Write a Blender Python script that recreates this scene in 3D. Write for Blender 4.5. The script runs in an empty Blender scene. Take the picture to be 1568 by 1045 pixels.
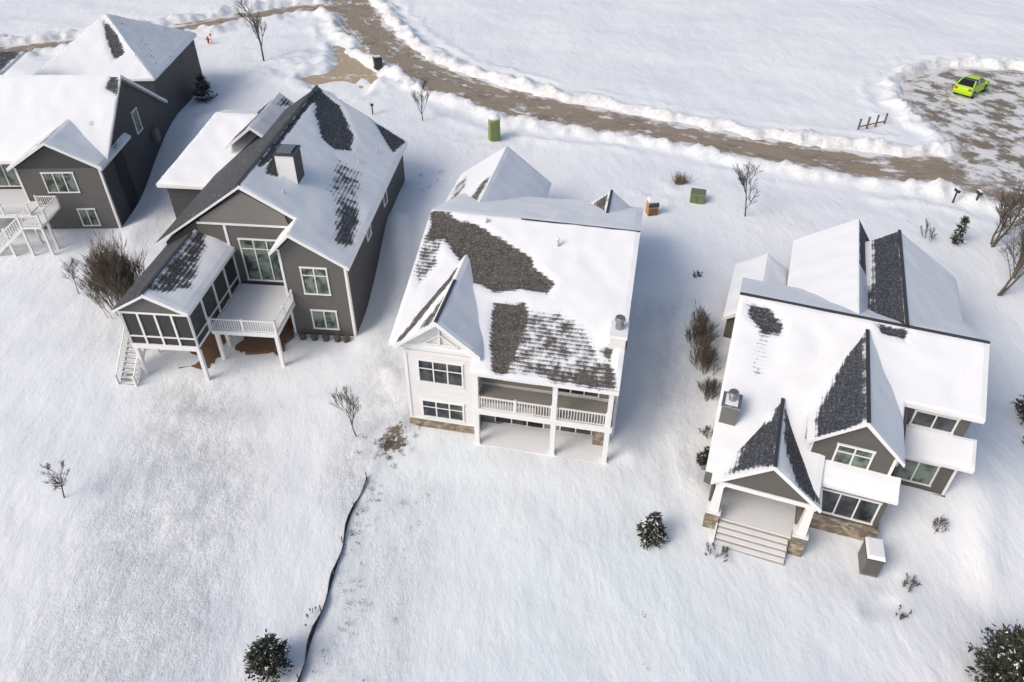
import bpy, bmesh, math, random
import numpy as np
from mathutils import Vector, Matrix, noise as mn
rad=math.radians
sc=bpy.context.scene
# ------------------------------------------------------------ node helpers
class N:
    def __init__(s,name):
        s.m=bpy.data.materials.new(name); s.m.use_nodes=True; s.t=s.m.node_tree; s.t.nodes.clear()
        s.out=s.t.nodes.new('ShaderNodeOutputMaterial'); s.b=s.t.nodes.new('ShaderNodeBsdfPrincipled')
        s.t.links.new(s.b.outputs[0],s.out.inputs[0])
    def n(s,typ,**kw):
        x=s.t.nodes.new(typ)
        for k,v in kw.items(): setattr(x,k,v)
        return x
    def L(s,a,b): s.t.links.new(a,b)
    def noise(s,vec,scale,detail=3,rough=.55):
        x=s.n('ShaderNodeTexNoise'); x.inputs['Scale'].default_value=scale; x.inputs['Detail'].default_value=detail; x.inputs['Roughness'].default_value=rough
        if vec is not None: s.L(vec,x.inputs['Vector'])
        return x.outputs['Fac']
    def math(s,op,a,b=0.,c=None):
        x=s.n('ShaderNodeMath',operation=op)
        for i,v in enumerate([a,b]+([c] if c is not None else [])):
            if isinstance(v,(int,float)): x.inputs[i].default_value=v
            else: s.L(v,x.inputs[i])
        return x.outputs[0]
    def mapr(s,v,a,b,c=0.,d=1.):
        x=s.n('ShaderNodeMapRange'); s.L(v,x.inputs[0])
        for i,q in enumerate((a,b,c,d)): x.inputs[i+1].default_value=q
        return x.outputs[0]
    def mix(s,f,a,b):
        x=s.n('ShaderNodeMix',data_type='RGBA')
        if isinstance(f,(int,float)): x.inputs[0].default_value=f
        else: s.L(f,x.inputs[0])
        for i,v in ((6,a),(7,b)):
            if isinstance(v,tuple): x.inputs[i].default_value=(*v,1)
            else: s.L(v,x.inputs[i])
        return x.outputs[2]
    def scale(s,vec,v):
        x=s.n('ShaderNodeMapping'); s.L(vec,x.inputs[0]); x.inputs['Scale'].default_value=v; return x.outputs[0]
    def rot(s,vec,ang,v):
        x=s.n('ShaderNodeMapping'); s.L(vec,x.inputs[0]); x.inputs['Rotation'].default_value=(0,0,ang); x.inputs['Scale'].default_value=v; return x.outputs[0]
    def obj(s): return s.n('ShaderNodeTexCoord').outputs['Object']
    def attr(s,nm): return s.n('ShaderNodeAttribute',attribute_name=nm)
    def bump(s,h,st,dist):
        x=s.n('ShaderNodeBump'); x.inputs['Strength'].default_value=st; x.inputs['Distance'].default_value=dist; s.L(h,x.inputs['Height']); s.L(x.outputs[0],s.b.inputs['Normal']); return x
    def col(s,c):
        if isinstance(c,tuple): s.b.inputs['Base Color'].default_value=(*c,1)
        else: s.L(c,s.b.inputs['Base Color'])
    def rough(s,r): s.b.inputs['Roughness'].default_value=r
MAT={}
def simple(nm,c,r=.7,var=.15,sc_=2.,bump=0,metal=0):
    n=N(nm); o=n.obj(); f=n.noise(o,sc_,3)
    n.col(n.mix(f,tuple(q*(1-var) for q in c),tuple(min(1,q*(1+var)) for q in c))); n.rough(r)
    n.b.inputs['Metallic'].default_value=metal
    if bump: n.bump(n.noise(o,sc_*6,3),.6,bump)
    MAT[nm]=n.m; return n.m
def siding(nm,c,lap=.15):
    n=N(nm); o=n.obj(); sp=n.n('ShaderNodeSeparateXYZ'); n.L(o,sp.inputs[0])
    saw=n.math('FRACT',n.math('DIVIDE',sp.outputs[2],lap))
    f=n.noise(n.scale(o,(.3,.3,2)),2,3)
    edge=n.mapr(saw,.85,1.,0,.35)
    cc=n.mix(f,tuple(q*.88 for q in c),tuple(min(1,q*1.1) for q in c))
    n.col(n.mix(edge,cc,tuple(q*.35 for q in c))); n.rough(.65)
    n.bump(n.math('SUBTRACT',1.,saw),.5,.02); MAT[nm]=n.m
siding('siding_white',(.75,.755,.75)); siding('siding_tan',(.27,.25,.215)); siding('siding_charcoal',(.052,.053,.056)); siding('siding_grey',(.115,.113,.108))
siding('siding_olive',(.108,.104,.094)); siding('shake_grey',(.19,.185,.172),.22)
simple('trim_white',(.79,.79,.785),.5,.04); simple('trim_dark',(.045,.047,.052),.5); simple('metal_grey',(.35,.36,.37),.35,.1,3,0,.8)
simple('chimney_grey',(.15,.15,.15),.7); simple('bark',(.085,.073,.063),.9,.35,6); simple('bark_brown',(.135,.112,.09),.9,.35,6)
simple('needle_dark',(.024,.035,.023),.8,.4,3); simple('needle_light',(.055,.068,.045),.8,.4,3); simple('needle_brown',(.09,.075,.052),.9,.4,3)
simple('drygrass',(.2,.16,.10),.9,.4,5); simple('weed_dark',(.09,.078,.058),.9,.4,5)
simple('screen_dark',(.03,.032,.034),.5,.3); simple('deck_snow',(.80,.81,.82),.6,.03,2,.03); simple('snow_cap',(.84,.855,.87),.6,.02,2,.03)
simple('car_lime',(.46,.72,.02),.22,.05); simple('tyre',(.02,.02,.02),.8); simple('car_black',(.012,.012,.014),.15)
simple('utility_green',(.14,.175,.08),.5,.2); simple('toilet_green',(.23,.29,.08),.45,.15); simple('orange',(.5,.24,.07),.5,.2); simple('red',(.5,.08,.03),.5,.2)
simple('black_plastic',(.02,.021,.023),.45,.2); simple('wood',(.16,.11,.07),.8,.3,5); simple('mulch',(.17,.10,.06),.95,.45,4,.05); simple('silt_fabric',(.02,.022,.022),.8,.3)
simple('lamp_lens',(.7,.7,.72),.2,.05); simple('bin_white',(.6,.6,.6),.5); simple('deck_wood',(.32,.3,.27),.8,.2,4)
n=N('glass'); o=n.obj(); n.col(n.mix(n.mapr(n.noise(o,.9,2),.4,.6),(.018,.022,.026),(.085,.095,.10))); n.rough(.08); MAT['glass']=n.m
n=N('glass_green'); o=n.obj(); n.col(n.mix(n.mapr(n.noise(o,1.3,2),.4,.6),(.04,.055,.05),(.19,.24,.20))); n.rough(.08); MAT['glass_green']=n.m
n=N('stone'); o=n.obj(); v=n.n('ShaderNodeTexVoronoi'); v.inputs['Scale'].default_value=2.6; n.L(n.scale(o,(1,1,1.9)),v.inputs['Vector'])
sp=n.n('ShaderNodeSeparateColor'); n.L(v.outputs['Color'],sp.inputs[0])
cc=n.mix(sp.outputs[0],(.27,.2,.125),(.42,.37,.29)); cc=n.mix(n.mapr(sp.outputs[1],.6,.7),cc,(.18,.16,.135))
v2=n.n('ShaderNodeTexVoronoi',feature='DISTANCE_TO_EDGE'); v2.inputs['Scale'].default_value=2.6; n.L(n.scale(o,(1,1,1.9)),v2.inputs['Vector'])
n.col(n.mix(n.mapr(v2.outputs['Distance'],0,.06),(.12,.1,.08),cc)); n.rough(.85); n.bump(v2.outputs['Distance'],.8,.05); MAT['stone']=n.m
def roofmat(nm,c1,c2):
    n=N(nm); a=n.attr('bare_or_shade').outputs['Fac']; sv=n.attr('suv').outputs['Vector']
    sp=n.n('ShaderNodeSeparateXYZ'); n.L(sv,sp.inputs[0])
    crs=n.math('FRACT',n.math('DIVIDE',sp.outputs[1],.28))
    nz=n.noise(n.scale(sv,(1.2,.8,1)),1.5,5,.7); nz2=n.noise(sv,.8,2); nf=n.noise(sv,6.5,3,.7)
    val=n.math('ADD',a,n.math('MULTIPLY',n.math('SUBTRACT',nz,.5),.85))
    val=n.math('ADD',val,n.math('MULTIPLY',n.math('SUBTRACT',crs,.5),.19))
    val=n.math('ADD',val,n.math('MULTIPLY',n.math('SUBTRACT',nz2,.5),.5))
    val=n.math('ADD',val,n.math('MULTIPLY',n.math('SUBTRACT',nf,.5),.32))
    m=n.mapr(val,.45,.63)
    wn=n.n('ShaderNodeTexVoronoi'); wn.inputs['Scale'].default_value=1.; n.L(n.scale(sv,(3.,3.57,1)),wn.inputs['Vector'])
    s2=n.n('ShaderNodeSeparateColor'); n.L(wn.outputs['Color'],s2.inputs[0])
    sh=n.mix(s2.outputs[0],c1,c2); sh=n.mix(n.mapr(crs,.86,1,0,.7),sh,tuple(q*.3 for q in c1))
    frost=n.mapr(nf,.5,.75,0,.3); sh=n.mix(frost,sh,(.6,.62,.65))
    sn=n.mix(n.noise(sv,.5,3),(.80,.825,.85),(.85,.862,.875)); sn=n.mix(n.mapr(a,.1,.5,0,.3),sn,n.mix(crs,(.78,.80,.83),(.58,.61,.65)))
    n.col(n.mix(m,sn,sh)); n.rough(.75)
    h=n.math('ADD',n.math('MULTIPLY',n.math('SUBTRACT',1.,m),1.),n.math('MULTIPLY',nz,.6)); n.bump(h,.5,.07)
    MAT[nm]=n.m
roofmat('roof_brown',(.052,.045,.039),(.10,.087,.074)); roofmat('roof_charcoal',(.026,.028,.032),(.055,.058,.064)); roofmat('roof_slate',(.022,.026,.034),(.045,.051,.063))
# ------------------------------------------------------------ mesh builder
class MB:
    def __init__(s): s.V=[];s.F=[];s.M=[];s.ms=[]
    def mi(s,m):
        if m not in s.ms: s.ms.append(m)
        return s.ms.index(m)
    def loft(s,A,B,m):
        b=len(s.V);n=len(A); s.V+=list(A)+list(B); k=s.mi(m)
        s.F.append(tuple(range(b+n-1,b-1,-1)));s.F.append(tuple(range(b+n,b+2*n)))
        for i in range(n):
            j=(i+1)%n; s.F.append((b+i,b+j,b+n+j,b+n+i))
        s.M+=[k]*(n+2)
    def box(s,x0,y0,z0,x1,y1,z1,m):
        if x0>x1:x0,x1=x1,x0
        if y0>y1:y0,y1=y1,y0
        A=[(x0,y0),(x1,y0),(x1,y1),(x0,y1)]
        s.loft([(x,y,z0) for x,y in A],[(x,y,z1) for x,y in A],m)
    def ext_v(s,prof,v0,v1,m): s.loft([(u,v0,z) for u,z in prof],[(u,v1,z) for u,z in prof],m)
    def ext_u(s,prof,u0,u1,m): s.loft([(u0,v,z) for v,z in prof],[(u1,v,z) for v,z in prof],m)
    def beam(s,p,q,w,h,m):
        p=Vector(p);q=Vector(q);d=(q-p).normalized(); up=Vector((0,0,1))
        if abs(d.z)>.95: up=Vector((0,1,0))
        a=d.cross(up).normalized()*w/2; b=a.cross(d).normalized()*h/2
        s.loft([tuple(p+x) for x in (-a-b,a-b,a+b,-a+b)],[tuple(q+x) for x in (-a-b,a-b,a+b,-a+b)],m)
    def cyl(s,p,q,r0,r1,m,n=8):
        p=Vector(p);q=Vector(q);d=(q-p)
        if d.length<1e-6: return
        d.normalize(); up=Vector((0,0,1)) if abs(d.z)<.9 else Vector((1,0,0))
        a=d.cross(up).normalized(); b=a.cross(d)
        c=[(math.cos(i*2*math.pi/n),math.sin(i*2*math.pi/n)) for i in range(n)]
        s.loft([tuple(p+(a*x+b*y)*r0) for x,y in c],[tuple(q+(a*x+b*y)*r1) for x,y in c],m)
    def poly(s,P,m):
        b=len(s.V); s.V+=list(P); s.F.append(tuple(range(b,b+len(P)))); s.M.append(s.mi(m))
    def build(s,name,parent=None,bevel=0,fixn=True):
        me=bpy.data.meshes.new(name); me.from_pydata([tuple(v) for v in s.V],[],s.F)
        for m in s.ms: me.materials.append(MAT[m])
        me.polygons.foreach_set('material_index',s.M)
        if fixn:
            bm=bmesh.new(); bm.from_mesh(me); bmesh.ops.recalc_face_normals(bm,faces=bm.faces); bm.to_mesh(me); bm.free()
        o=bpy.data.objects.new(name,me); bpy.context.collection.objects.link(o)
        if parent: o.parent=parent
        if bevel:
            b=o.modifiers.new('b','BEVEL'); b.width=bevel; b.segments=2; b.limit_method='ANGLE'
        return o
def empty(name,x,y,z=0,yaw=0):
    e=bpy.data.objects.new(name,None); bpy.context.collection.objects.link(e); e.location=(x,y,z); e.rotation_euler=(0,0,rad(yaw)); e.empty_display_size=.3; return e
# ------------------------------------------------------------ value noise & sdf
def vn(x,y,s,seed):
    r=np.random.RandomState(seed); g=r.rand(256,256); x=x/s+77.3; y=y/s+31.7
    xi=np.floor(x).astype(int); yi=np.floor(y).astype(int); fx=x-xi; fy=y-yi
    fx=fx*fx*(3-2*fx); fy=fy*fy*(3-2*fy)
    a=g[xi%256,yi%256];b=g[(xi+1)%256,yi%256];c=g[xi%256,(yi+1)%256];d=g[(xi+1)%256,(yi+1)%256]
    return (a*(1-fx)+b*fx)*(1-fy)+(c*(1-fx)+d*fx)*fy
def sdf_poly(x,y,P):
    P=np.array(P,float); d=np.full(x.shape,1e9); ins=np.zeros(x.shape,bool)
    for i in range(len(P)):
        a=P[i];b=P[(i+1)%len(P)]; e=b-a; wx=x-a[0]; wy=y-a[1]
        t=np.clip((wx*e[0]+wy*e[1])/(e@e),0,1); d=np.minimum(d,(wx-t*e[0])**2+(wy-t*e[1])**2)
        if a[1]!=b[1]:
            c=((a[1]>y)!=(b[1]>y))&(x<(b[0]-a[0])*(y-a[1])/(b[1]-a[1])+a[0]); ins^=c
    return np.where(ins,-1,1)*np.sqrt(d)
def smooth(P,n=6):
    P=[np.array(p,float) for p in P]; o=[]
    for i in range(len(P)-1):
        p0=P[max(i-1,0)];p1=P[i];p2=P[i+1];p3=P[min(i+2,len(P)-1)]
        for k in range(n):
            t=k/n; o.append(.5*((2*p1)+(-p0+p2)*t+(2*p0-5*p1+4*p2-p3)*t*t+(-p0+3*p1-3*p2+p3)*t**3))
    o.append(P[-1]); return np.array(o)
def sdf_line(x,y,P,W):
    d=np.full(x.shape,1e9); al=np.zeros(x.shape); lat=np.zeros(x.shape); acc=0
    for i in range(len(P)-1):
        a=P[i];b=P[i+1];e=b-a;L=math.hypot(*e); wx=x-a[0];wy=y-a[1]
        t=np.clip((wx*e[0]+wy*e[1])/(L*L),0,1); w=W[i]*(1-t)+W[i+1]*t
        q=np.hypot(wx-t*e[0],wy-t*e[1]); dd=q-w; m=dd<d
        d=np.where(m,dd,d); al=np.where(m,acc+t*L,al); lat=np.where(m,np.sign(wx*e[1]-wy*e[0])*q,lat); acc+=L
    return d,al,lat
def sst(a,b,x):
    t=np.clip((x-a)/(b-a),0,1); return t*t*(3-2*t)
def base(x,y): return 3*sst(2,16,y+.68*x-37)-3.2*sst(21,40,x)*(1-sst(38,58,y))  # lower-right drop is shaped to turn the snow from the sun and darken it
def gz(x,y): return float(base(np.array(float(x)),np.array(float(y))))
# ------------------------------------------------------------ roads
ro=[(-52,190),(-38,150),(-30.4,128.4),(-22.8,108.5),(-13.6,93.1),(-3.6,83.9),(4.5,79.4),(14.7,75.4),(25.1,70.1),(32.7,67.4),(42.7,64.3),(48,59.5),(70,48),(110,30)]
ri=[(-44,192),(-30.5,151),(-23.1,128.7),(-15.5,108.7),(-7.3,96.2),(4.7,86.6),(10.5,84.3),(18,80.8),(28,76.4),(36,73.8),(45,72.5),(54,72),(78,62),(113,46)]
ctr=smooth([((a[0]+b[0])/2,(a[1]+b[1])/2) for a,b in zip(ro,ri)])
wid=smooth([(math.dist(a,b)/2*.98,0) for a,b in zip(ro,ri)])[:,0]
side=smooth([(-24,124),(-33,123.5),(-41,119),(-47,113.5),(-60,106),(-100,88)]); sw=np.full(len(side),2.9)
cul=[(46,88),(49,94.5),(54,98.5),(60,99.8),(67,98),(74,90),(82,80),(84,60),(66,54),(50,61),(43,66.5),(43.5,71),(46.2,76),(45.6,81)]
cul=smooth(cul+[cul[0]],5)[:-1]
drv=smooth([(-19.8,98.5),(-20.6,102.5),(-22.6,107),(-25.0,105.5),(-23.3,100),(-23.2,96.5),(-25.6,94.2),(-26.3,91.5),(-22.8,88.0),(-20.8,85.0),(-18.2,87),(-16.6,93),(-16.2,96),(-19.8,98.5)],4)[:-1]
def roadsdf(x,y):
    d,al,lat=sdf_line(x,y,ctr,wid); d2,a2,l2=sdf_line(x,y,side,sw)
    m=d2<d; al=np.where(m,a2+300,al); lat=np.where(m,l2,lat); d=np.minimum(d,d2)
    d3=sdf_poly(x,y,cul); m=(d3<-1)&(y>67); al=np.where(m,y*1.4-x*.2+500,al); lat=np.where(m,x*.45+y*.15,lat)
    return np.minimum(d,d3),al,lat,d3
# ------------------------------------------------------------ terrain
def axis(lo,hi,st,far):
    c=list(np.arange(lo,hi+st,st)); a=[];v=lo;s=st
    while v>-far: s*=1.35; v-=s; a.append(v)
    b=[];v=c[-1];s=st
    while v<far: s*=1.35; v+=s; b.append(v)
    return np.array(a[::-1]+c+b)
xs=axis(-88,88,.38,4000); ys=axis(9,150,.38,4000)
X,Y=np.meshgrid(xs,ys); 
rd,_,_,_=roadsdf(X,Y); dd=sdf_poly(X,Y,drv)
def zone(P,soft,st=1.): return st*(1-sst(-soft,soft,sdf_poly(X,Y,P)))
wx=X+1.2*vn(X,Y,5,31); wy=Y+1.2*vn(X,Y,5,32)
Z=base(X,Y)+(vn(X,Y,14,1)-.5)*.35*sst(0,4,rd)+(vn(wx*.7+wy*.3,wy-.3*wx,6,12)-.5)*.34*sst(0,3,rd)+(vn(wx*.6+wy*.3,wy-.2*wx,2.6,2)-.5)*.13+(vn(wx,wy,1.2,3)-.5)*.05
rr=rd+(vn(X,Y,2.2,4)-.5)*1.2+(vn(X,Y,.8,5)-.5)*.9
bk=np.exp(-((rr-1.0)/.85)**2)*(.3+.8*vn(X,Y,1.6,6)*(.5+1.0*vn(X,Y,.7,16)))
Z+=bk*1.05+np.exp(-((rr-4.2)/.6)**2)*.28*vn(X,Y,3,7)
Z-=.38*(1-sst(-.6,.3,rr))
dr=dd+(vn(X,Y,1.8,8)-.5)*1.5+(vn(X,Y,.7,9)-.5)*.6
Z-=.4*(1-sst(-.4,.4,dr)); Z+=.25*np.exp(-((dr-.8)/.6)**2)
for (hx,hy,hr,hh) in [(-24.5,98.5,1.6,.6),(-27,96,1.8,.5),(-30,99,2.5,.4),(-14.5,92,1.4,.9),(-15.5,90,1.3,.7),(-27.5,101,2,.5),(-28,92,1.6,.4),(-31,94,1.4,.4)]:
    Z+=hh*np.exp(-((X-hx)**2+(Y-hy)**2)/hr**2)*(.4+1.1*vn(X,Y,.8,10))
tr=sdf_line(X,Y,smooth([(19.4,22.4),(20.3,23.2),(20.6,24.0),(21.4,24.4)]),np.full(19,.1))[0]; Z-=.16*(1-sst(0,.6,tr+(vn(X,Y,.7,40)-.5)*.8)); Z+=.07*np.exp(-((tr-.9)/.4)**2)*vn(X,Y,1,41)
for (P,w,hh) in (([(-11,44.5),(-9.5,50),(-10.5,58)],1.0,.35),([(7.8,33.5),(9.2,38),(10.3,44)],.9,.3),([(12.0,28),(11.0,34),(12.2,40)],1.0,.25),([(-35,59),(-33.5,68),(-34,80)],1.2,.4),([(-9,41.5),(-7.5,38.5),(-7.3,35.5)],.8,.25),([(-6,32.5),(0,31.8),(6,31)],1.0,.10),([(-24,37),(-17,36),(-12,38)],1.4,.18),([(26.5,24.5),(28,30),(29,38)],1.1,.3)):
    q=sdf_line(X,Y,smooth(P),np.zeros(13))[0]; Z+=hh*np.exp(-(q/w)**2)*(.5+vn(X,Y,2.5,18))
for P in ([(9.8,30),(10.8,38),(13.3,48)],[(11.0,29.8),(12.0,37.5),(14.5,47.5)]):
    q=sdf_line(X,Y,smooth(P),np.zeros(13))[0]; Z-=.07*np.exp(-(q/.28)**2)
stir=zone([(9,62),(17,68),(18,63),(13,58)],2.,1)+zone([(-10,63),(-5,66),(-6,70),(-10,69)],1.5,.8)+zone([(-34,90),(-28,90),(-28,104),(-36,106)],2,.8)+zone([(-8,73),(2,73),(2,78),(-8,78)],2,.7)+zone([(20,58),(32,62),(42,60),(40,56)],2,.5)
Z+=stir*(vn(X,Y,.75,44)-.6)*.22
thin=np.zeros(X.shape); dirt=np.zeros(X.shape)
thin=np.maximum(thin,zone([(-25,42),(-19,39),(-15.5,30),(-14.5,20),(-15,8),(-26,8),(-24,20),(-25,28)],3,1.))
thin=np.maximum(thin,zone([(-10.5,46),(-8,46),(-7,35),(-9,27),(-11.5,30),(-11,38)],1.5,.9))
thin=np.maximum(thin,zone([(9,46),(14,46),(12.5,30),(10,30)],1.5,.55))
thin=np.maximum(thin,zone([(-35,66),(-30,66),(-21,45),(-27,45)],1.5,.6))
thin=np.maximum(thin,zone([(-9.5,29),(-6,33),(-4,30),(-5.5,10),(-10.5,10)],1.2,.5))
dirt=np.maximum(dirt,zone([(-8.6,35.6),(-7.2,36.2),(-6.6,34.4),(-7.2,32.4),(-8.8,33)],.7,.66))
dirt=np.maximum(dirt,zone([(-9.3,31),(-7.5,31.5),(-7,24),(-8.5,12),(-10.4,12),(-9.6,22)],.9,.34))
dirt=np.maximum(dirt,zone([(-5.8,22),(-4.6,22),(-5.4,16),(-6.6,16)],.8,.28))
ice=zone([(-7,34),(8,30),(14,20),(12,6),(-9,6)],5,1.)
ny,nx=X.shape
me=bpy.data.meshes.new('snow_ground'); me.vertices.add(nx*ny)
co=np.stack([X,Y,Z],-1).reshape(-1,3); me.vertices.foreach_set('co',co.ravel())
idx=np.arange(nx*ny).reshape(ny,nx); q=np.stack([idx[:-1,:-1],idx[:-1,1:],idx[1:,1:],idx[1:,:-1]],-1).reshape(-1,4)
me.loops.add(q.size); me.polygons.add(len(q)); me.loops.foreach_set('vertex_index',q.ravel()); me.polygons.foreach_set('loop_start',np.arange(len(q))*4); me.polygons.foreach_set('use_smooth',[True]*len(q)); me.update(calc_edges=True)
def setattr_(me,nm,arr):
    a=me.attributes.new(nm,'FLOAT','POINT'); a.data.foreach_set('value',arr.astype(np.float32).ravel())
setattr_(me,'thin',thin); setattr_(me,'dirt',dirt); setattr_(me,'ice',ice); setattr_(me,'bank',np.clip(bk+.7*(1-sst(-.4,1.6,rr))*(rd>-3),0,1))
n=N('snow'); o=n.obj(); th=n.attr('thin').outputs['Fac']; di=n.attr('dirt').outputs['Fac']; bk_=n.attr('bank').outputs['Fac']; ic=n.attr('ice').outputs['Fac']
c=n.mix(n.mapr(n.noise(o,.07,3),.35,.65),(.79,.83,.865),(.86,.873,.885))
c=n.mix(n.math('MULTIPLY',ic,n.mapr(n.noise(n.rot(o,.2,(1,.35,1)),.22,4),.35,.62,.15,.8)),c,(.71,.81,.835))
mid=n.noise(n.rot(o,.5,(1,.5,1)),1.1,6,.75); fn=n.noise(o,6,3,.8)
mott=n.math('MULTIPLY',th,n.mapr(mid,.38,.60,0,.75)); c=n.mix(mott,c,(.56,.59,.60))
sp=n.math('MULTIPLY',th,n.mapr(fn,.54,.68,0,.6)); c=n.mix(sp,c,(.42,.42,.40))
dv=n.math('ADD',di,n.math('MULTIPLY',n.math('SUBTRACT',n.noise(o,1.7,6,.7),.5),1.3)); c=n.mix(n.mapr(dv,.52,.62),c,n.mix(fn,(.10,.085,.06),(.24,.2,.145)))
bb=n.math('MULTIPLY',bk_,n.mapr(n.noise(o,1.3,6,.72),.42,.66,0,.8)); c=n.mix(bb,c,(.54,.50,.445))
n.col(c); n.rough(.65)
rip=n.noise(n.rot(o,.7,(1,.5,1)),.45,5,.6); hh=n.math('ADD',n.math('ADD',n.math('MULTIPLY',rip,1.3),n.math('MULTIPLY',mid,.22)),n.math('MULTIPLY',n.math('MULTIPLY',th,n.math('ADD',mid,n.math('MULTIPLY',fn,.3))),.8)); n.bump(hh,.75,.22)
MAT['snow']=n.m; me.materials.append(n.m)
ob=bpy.data.objects.new('snow_ground',me); bpy.context.collection.objects.link(ob)
def sheet(name,x0,x1,y0,y1,st,keepf,matn,dz):
    xs=np.arange(x0,x1,st); ys=np.arange(y0,y1,st); X,Y=np.meshgrid(xs,ys); keep,at=keepf(X,Y)
    Z=base(X,Y)+dz; idx=np.arange(X.size).reshape(X.shape)
    q=np.stack([idx[:-1,:-1],idx[:-1,1:],idx[1:,1:],idx[1:,:-1]],-1).reshape(-1,4)
    k=keep.ravel()[q].all(1); q=q[k]; used=np.unique(q); rm=np.full(X.size,-1); rm[used]=np.arange(len(used)); q=rm[q]
    me=bpy.data.meshes.new(name); me.from_pydata(np.stack([X,Y,Z],-1).reshape(-1,3)[used].tolist(),[],q.tolist())
    for nm,a in at.items(): setattr_(me,nm,a.ravel()[used])
    me.materials.append(MAT[matn]); o=bpy.data.objects.new(name,me); bpy.context.collection.objects.link(o)
n=N('road'); al=n.attr('al').outputs['Fac']; lat=n.attr('lat').outputs['Fac']; cu=n.attr('cul').outputs['Fac']; ed=n.attr('edge').outputs['Fac']; o=n.obj()
cv=n.n('ShaderNodeCombineXYZ'); n.L(n.math('MULTIPLY',al,.2),cv.inputs[0]); n.L(n.math('MULTIPLY',lat,.9),cv.inputs[1])
st=n.noise(cv.outputs[0],1.,5,.72); pa=n.noise(o,.34,6,.7); fine=n.noise(o,2.5,5,.75)
asp=n.mix(fine,(.215,.172,.125),(.37,.305,.23)); asp=n.mix(n.mapr(st,.48,.6,0,.8),asp,(.15,.128,.10))
asp=n.mix(n.math('MULTIPLY',cu,.7),asp,n.mix(fine,(.11,.098,.08),(.2,.175,.14)))
sv=n.math('ADD',n.math('ADD',n.math('MULTIPLY',st,.6),n.math('MULTIPLY',pa,.5)),n.math('ADD',n.math('MULTIPLY',cu,.08),n.mapr(ed,-1.8,0,0,.14)))
m=n.mapr(sv,.585,.665,0,.9); n.col(n.mix(m,asp,(.77,.78,.79))); n.rough(.8); n.bump(n.math('ADD',m,fine),.5,.06); MAT['road']=n.m
def kf(X,Y):
    d,al,lat,d3=roadsdf(X,Y); return d<1.5,dict(al=al,lat=lat,cul=1-sst(-3,1,d3),edge=d)
sheet('road',-100,112,28,190,.6,kf,'road',-.16)
n=N('driveway_dirt'); o=n.obj(); n.col(n.mix(n.mapr(n.noise(o,.5,6,.7),.56,.7),n.mix(n.noise(o,2,5),(.36,.28,.19),(.48,.39,.28)),(.76,.76,.75))); n.rough(.85); MAT['driveway_dirt']=n.m
sheet('driveway',-30,-12,82,110,.5,lambda X,Y:((sdf_poly(X,Y,drv)<1.3),{}),'driveway_dirt',-.12)
# ------------------------------------------------------------ roof planes
def roof(par,name,poly,pl,mat,bare_or_shade=(),snow=.14,step=.3,slab='trim_white',th=.2):
    a,bu,bv=pl
    bm=bmesh.new(); bm.faces.new([bm.verts.new((u,v,0)) for u,v in poly])
    us=[p[0] for p in poly];vs=[p[1] for p in poly]
    for ax,(lo,hi) in ((0,(min(us),max(us))),(1,(min(vs),max(vs)))):
        x=lo+step
        while x<hi-.05:
            pc=(x,0,0) if ax==0 else (0,x,0); no=(1,0,0) if ax==0 else (0,1,0)
            bmesh.ops.bisect_plane(bm,geom=bm.verts[:]+bm.edges[:]+bm.faces[:],plane_co=pc,plane_no=no,dist=1e-4); x+=step
    P=np.array([v.co[:2] for v in bm.verts]); att=np.zeros(len(P))
    for pg,stg,soft in bare_or_shade:
        att=np.maximum(att,stg*(1-sst(-soft,soft,sdf_poly(P[:,0],P[:,1],pg))))
    g=math.hypot(bu,bv); sl=math.sqrt(1+g*g); gx,gy=(bu/g,bv/g)
    be=[e for e in bm.edges if e.is_boundary]; bnd=set()
    for e in be: bnd.add(e.verts[0]); bnd.add(e.verts[1])
    vl=list(bm.verts); A=list(att); sd_=len(name)+poly[0][0]
    for i,v in enumerate(vl):
        u,w=v.co.x,v.co.y; z=a+bu*u+bv*w
        nz=mn.noise((u*.8+sd_,w*.8,3.))*.45+mn.noise((u*.25+sd_,w*.25,7.))*.6+1
        t=.012+snow*nz*(1-min(1,A[i]*1.05))
        if v in bnd: t=.012+(t-.012)*.6
        v.co.z=z+t
    r=bmesh.ops.extrude_edge_only(bm,edges=be); nv=[x for x in r['geom'] if isinstance(x,bmesh.types.BMVert)]
    for v in nv: v.co.z=a+bu*v.co.x+bv*v.co.y-.005
    bmesh.ops.recalc_face_normals(bm,faces=bm.faces)
    me=bpy.data.meshes.new(name); bm.to_mesh(me); bm.free()
    co=np.zeros(len(me.vertices)*3); me.vertices.foreach_get('co',co); co=co.reshape(-1,3)
    at=np.zeros(len(co)); at[:len(A)]=A
    if len(co)>len(A):
        x,y=co[len(A):,0],co[len(A):,1]; q=np.zeros(len(x))
        for pg,stg,soft in bare_or_shade: q=np.maximum(q,stg*(1-sst(-soft,soft,sdf_poly(x,y,pg))))
        at[len(A):]=q
    setattr_(me,'bare_or_shade',at)
    off=len(name)*3.1+poly[0][0]
    s=me.attributes.new('suv','FLOAT_VECTOR','POINT'); S=np.stack([co[:,0]*-gy+co[:,1]*gx+off,(co[:,0]*gx+co[:,1]*gy)*sl+off,np.zeros(len(co))],-1)
    s.data.foreach_set('vector',S.astype(np.float32).ravel())
    if sum(p.normal.z*p.area for p in me.polygons)<0: me.flip_normals()
    me.materials.append(MAT[mat])
    o=bpy.data.objects.new(name,me); bpy.context.collection.objects.link(o); o.parent=par
    mb=MB(); f=lambda d:[(u,v,a+bu*u+bv*v+d) for u,v in poly]; mb.loft(f(-th),f(-.008),slab); mb.build(name+'_slab',par)
def R(u0,u1,v0,v1): return [(u0,v0),(u1,v0),(u1,v1),(u0,v1)]
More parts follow.
